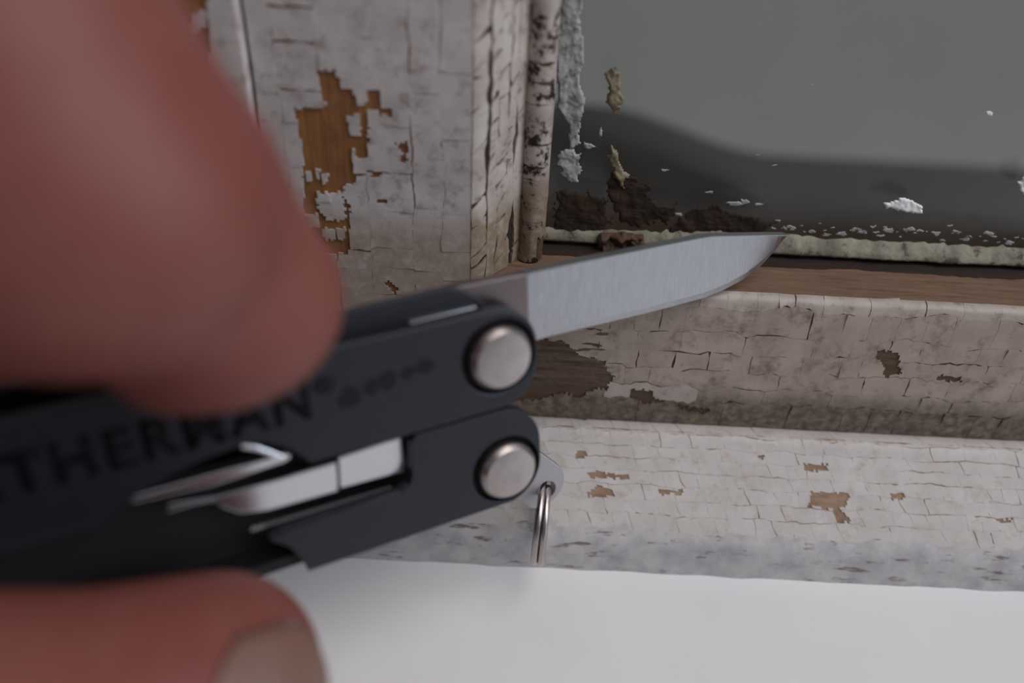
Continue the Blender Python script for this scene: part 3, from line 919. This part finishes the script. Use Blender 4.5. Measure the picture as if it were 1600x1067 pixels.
# ------------------------------------------------------------------ the hand
def cpt(px, py, Z):
    return np.array([(px - 800) / FPX * Z, (533.5 - py) / FPX * Z, Z])
def hand():
    I_dip = cpt(165, 318, 46.5); I_tip = cpt(338, 468, 56.5)
    I_pip = cpt(-165, -180, 43); I_mcp = np.array([-92, 34, 60.0])
    T_tip = cpt(332, 1064, 62); T_ip = np.array([-34.0, -26.0, 49.5]); T_mcp = np.array([-60, -38, 44.0]); T_cmc = np.array([-104, -36, 58.0])
    caps = [  # a, b, ra, rb, smoothness
        (I_mcp, I_pip, 10.5, 10.0, 3), (I_pip, I_dip, 10.2, 9.9, 3), (I_dip, I_tip, 7.4, 7.9, 1.0), (cpt(290, 290, 50), cpt(415, 445, 56), 6.2, 4.8, 1.6), (cpt(260, 540, 56.5), cpt(400, 480, 57.0), 4.6, 5.6, 2.5),
        (I_dip + np.array([-4, -1, 1]), np.array([-46, 6, 48.0]), 9.0, 9.2, 3),
        (np.array([-46, 6, 48.0]), I_mcp, 9.5, 11, 5),
        (T_mcp, T_ip, 10.5, 9.6, 3), (T_ip, T_tip, 9.4, 8.4, 3), (T_cmc, T_mcp, 14, 11, 6),
        (np.array([-98, 14, 82.0]), np.array([-64, 4, 98.0]), 9.5, 8.6, 3), (np.array([-64, 4, 98.0]), np.array([-43, -5, 92.0]), 8.4, 7.6, 3), (np.array([-43, -5, 92.0]), np.array([-39, -8, 84.0]), 7.5, 7.0, 2),
        (np.array([-103, -6, 88.0]), np.array([-72, -16, 104.0]), 9.2, 8.2, 3), (np.array([-72, -16, 104.0]), np.array([-54, -24, 97.0]), 8.0, 7.3, 3), (np.array([-54, -24, 97.0]), np.array([-52, -26, 87.0]), 7.2, 6.7, 2),
        (np.array([-108, -24, 88.0]), np.array([-82, -36, 100.0]), 8.4, 7.4, 3), (np.array([-82, -36, 100.0]), np.array([-70, -41, 93.0]), 7.2, 6.5, 2), (np.array([-70, -41, 93.0]), np.array([-70, -41, 84.0]), 6.4, 6.0, 2),
        (I_mcp, np.array([-140, -10, 72.0]), 12, 17, 8), (np.array([-98, 14, 82.0]), np.array([-140, -12, 76.0]), 12, 17, 8), (np.array([-108, -22, 86.0]), np.array([-142, -20, 76.0]), 12, 16, 8), (T_cmc, np.array([-142, -18, 70.0]), 15, 17, 8),
        (np.array([-140, -14, 73.0]), np.array([-178, -26, 70.0]), 18, 20, 6), (np.array([-178, -26, 70.0]), np.array([-250, -52, 58.0]), 20, 27, 6),
    ]
    h = 0.85
    lo = np.array([-282, -84, 26.0]); hi = np.array([0, 58, 116.0])
    n = ((hi - lo) / h).astype(int) + 1
    gx_, gy_, gz_ = [(lo[k] + h * np.arange(n[k])).astype(np.float32) for k in range(3)]
    Dm = np.full(n, 60.0, np.float32)
    for a, b, ra, rb, k in caps:
        R = max(ra, rb) + k + 5
        l = np.minimum(a, b) - R; u = np.maximum(a, b) + R
        sl = [slice(max(0, int((l[q] - lo[q]) / h)), min(n[q], int((u[q] - lo[q]) / h) + 2)) for q in range(3)]
        X, Y, Z = gx_[sl[0]][:, None, None], gy_[sl[1]][None, :, None], gz_[sl[2]][None, None, :]
        ab = (b - a).astype(np.float32)
        t = ((X - a[0]) * ab[0] + (Y - a[1]) * ab[1] + (Z - a[2]) * ab[2]) / float(ab @ ab)
        t = np.clip(t, 0, 1)
        d = np.sqrt((X - a[0] - t * ab[0]) ** 2 + (Y - a[1] - t * ab[1]) ** 2 + (Z - a[2] - t * ab[2]) ** 2) - (ra + (rb - ra) * t)
        o = Dm[tuple(sl)]
        hh = np.clip(0.5 + 0.5 * (o - d) / k, 0, 1)
        Dm[tuple(sl)] = o * (1 - hh) + d * hh - k * hh * (1 - hh)
    # never sink into the tool: carve its two handles, as pressed flesh does
    ti = np.array([TU, TA, TUp]) @ np.stack([RT, UP, FW], 1)          # camera coords -> tool coords
    to = np.array([TU, TA, TUp]) @ TP
    X, Y, Z = gx_[:, None, None], gy_[None, :, None], gz_[None, None, :]
    q = [ti[k, 0] * X + ti[k, 1] * Y + ti[k, 2] * Z - to[k] for k in range(3)]
    bx = np.maximum(np.maximum(np.abs(q[0] + 29.3) - 33.2, np.abs(q[1] - 4.6) - 4.85), np.abs(q[2] + 5.9) - 11.3)
    Dm = np.maximum(Dm, -bx)
    # surface nets
    ins = Dm < 0
    c = [ins[i:n[0] - 1 + i, j:n[1] - 1 + j, k:n[2] - 1 + k] for i in (0, 1) for j in (0, 1) for k in (0, 1)]
    tot = sum(x.astype(np.int8) for x in c)
    act = np.argwhere((tot > 0) & (tot < 8))
    vid = -np.ones(np.array(n) - 1, np.int32)
    vid[act[:, 0], act[:, 1], act[:, 2]] = np.arange(len(act))
    acc = np.zeros((len(act), 3)); cnt = np.zeros(len(act))
    offs = [np.array((i, j, k)) for i in (0, 1) for j in (0, 1) for k in (0, 1)]
    for A in range(8):
        for B in range(A + 1, 8):
            if np.abs(offs[A] - offs[B]).sum() != 1: continue
            va = Dm[tuple((act + offs[A]).T)]; vb = Dm[tuple((act + offs[B]).T)]
            m = (va < 0) != (vb < 0)
            tt = np.where(m, va / np.where(m, va - vb, 1), 0)
            acc += np.where(m[:, None], offs[A] + tt[:, None] * (offs[B] - offs[A]), 0); cnt += m
    P = lo + h * (act + acc / cnt[:, None])
    quads = []
    for ax in range(3):
        b, c_ = (ax + 1) % 3, (ax + 2) % 3
        sA = [slice(1, -1)] * 3; sA[ax] = slice(0, -1)
        sB = [slice(1, -1)] * 3; sB[ax] = slice(1, None)
        ia, ib = ins[tuple(sA)], ins[tuple(sB)]
        e = np.argwhere(ia != ib)
        e0 = e.copy(); e0[:, b] += 1; e0[:, c_] += 1
        flip = ia[tuple(e.T)]
        def g(db, dc):
            p = e0.copy(); p[:, b] -= db; p[:, c_] -= dc
            return vid[tuple(p.T)]
        qd = np.stack([g(1, 1), g(0, 1), g(0, 0), g(1, 0)], 1)
        qd[~flip] = qd[~flip][:, ::-1]
        quads.append(qd)
    quads = np.vstack(quads)
    # relax the grid stepping a little
    ed_ = np.vstack([quads[:, [i, (i + 1) % 4]] for i in range(4)])
    for it in range(4):
        sm = np.zeros_like(P); ct = np.zeros(len(P))
        np.add.at(sm, ed_[:, 0], P[ed_[:, 1]]); np.add.at(ct, ed_[:, 0], 1)
        np.add.at(sm, ed_[:, 1], P[ed_[:, 0]]); np.add.at(ct, ed_[:, 1], 1)
        P = P + 0.5 * (sm / ct[:, None] - P)
    W = P[:, :1] * RT + P[:, 1:2] * UP + P[:, 2:] * FW
    W[:, 2] += SILL
    W *= S
    me = mesh('hand', W.tolist(), quads.tolist())
    o = link('hand', me, MAT['skin'], None, smooth=True)
    o['label'] = 'bare hand pinching the multitool between bent index finger and thumb'
    o['category'] = 'hand'
    # thumb nail
    ax_ = T_tip - T_ip; ax_ /= np.linalg.norm(ax_)
    nn = np.array([0.74, -0.16, -0.60]); nn -= ax_ * (nn @ ax_); nn /= np.linalg.norm(nn)
    bb = np.cross(ax_, nn)
    vs, fs = [], []
    nl, na = 14, 14
    for i in range(nl + 1):
        l = -6.0 + 11.6 * i / nl
        for j in range(na + 1):
            f = -1 + 2 * j / na
            ls = l - 2.0 * f * f * (i / nl) + 4.2 * f * f * (1 - i / nl)
            ph = f * math.radians(50)
            dpt = max(0, ls)
            r = math.sqrt(max(0.0, 8.62 ** 2 - dpt ** 2 * 0.8)) + (0.12 if i < nl else 0.05)
            p = T_tip + ax_ * ls + (nn * math.cos(ph) + bb * math.sin(ph)) * r
            vs.append(M3(from_cam(p)))
    for i in range(nl):
        for j in range(na):
            a = i * (na + 1) + j
            fs.append((a, a + 1, a + na + 2, a + na + 1))
    me2 = mesh('thumb_nail', vs, fs); fix_normals(me2)
    nl_o = link('thumb_nail', me2, MAT['nail'], o, smooth=True)
    so = nl_o.modifiers.new('thick', 'SOLIDIFY'); so.thickness = 0.35 * S; so.offset = 0
    return o
hand()
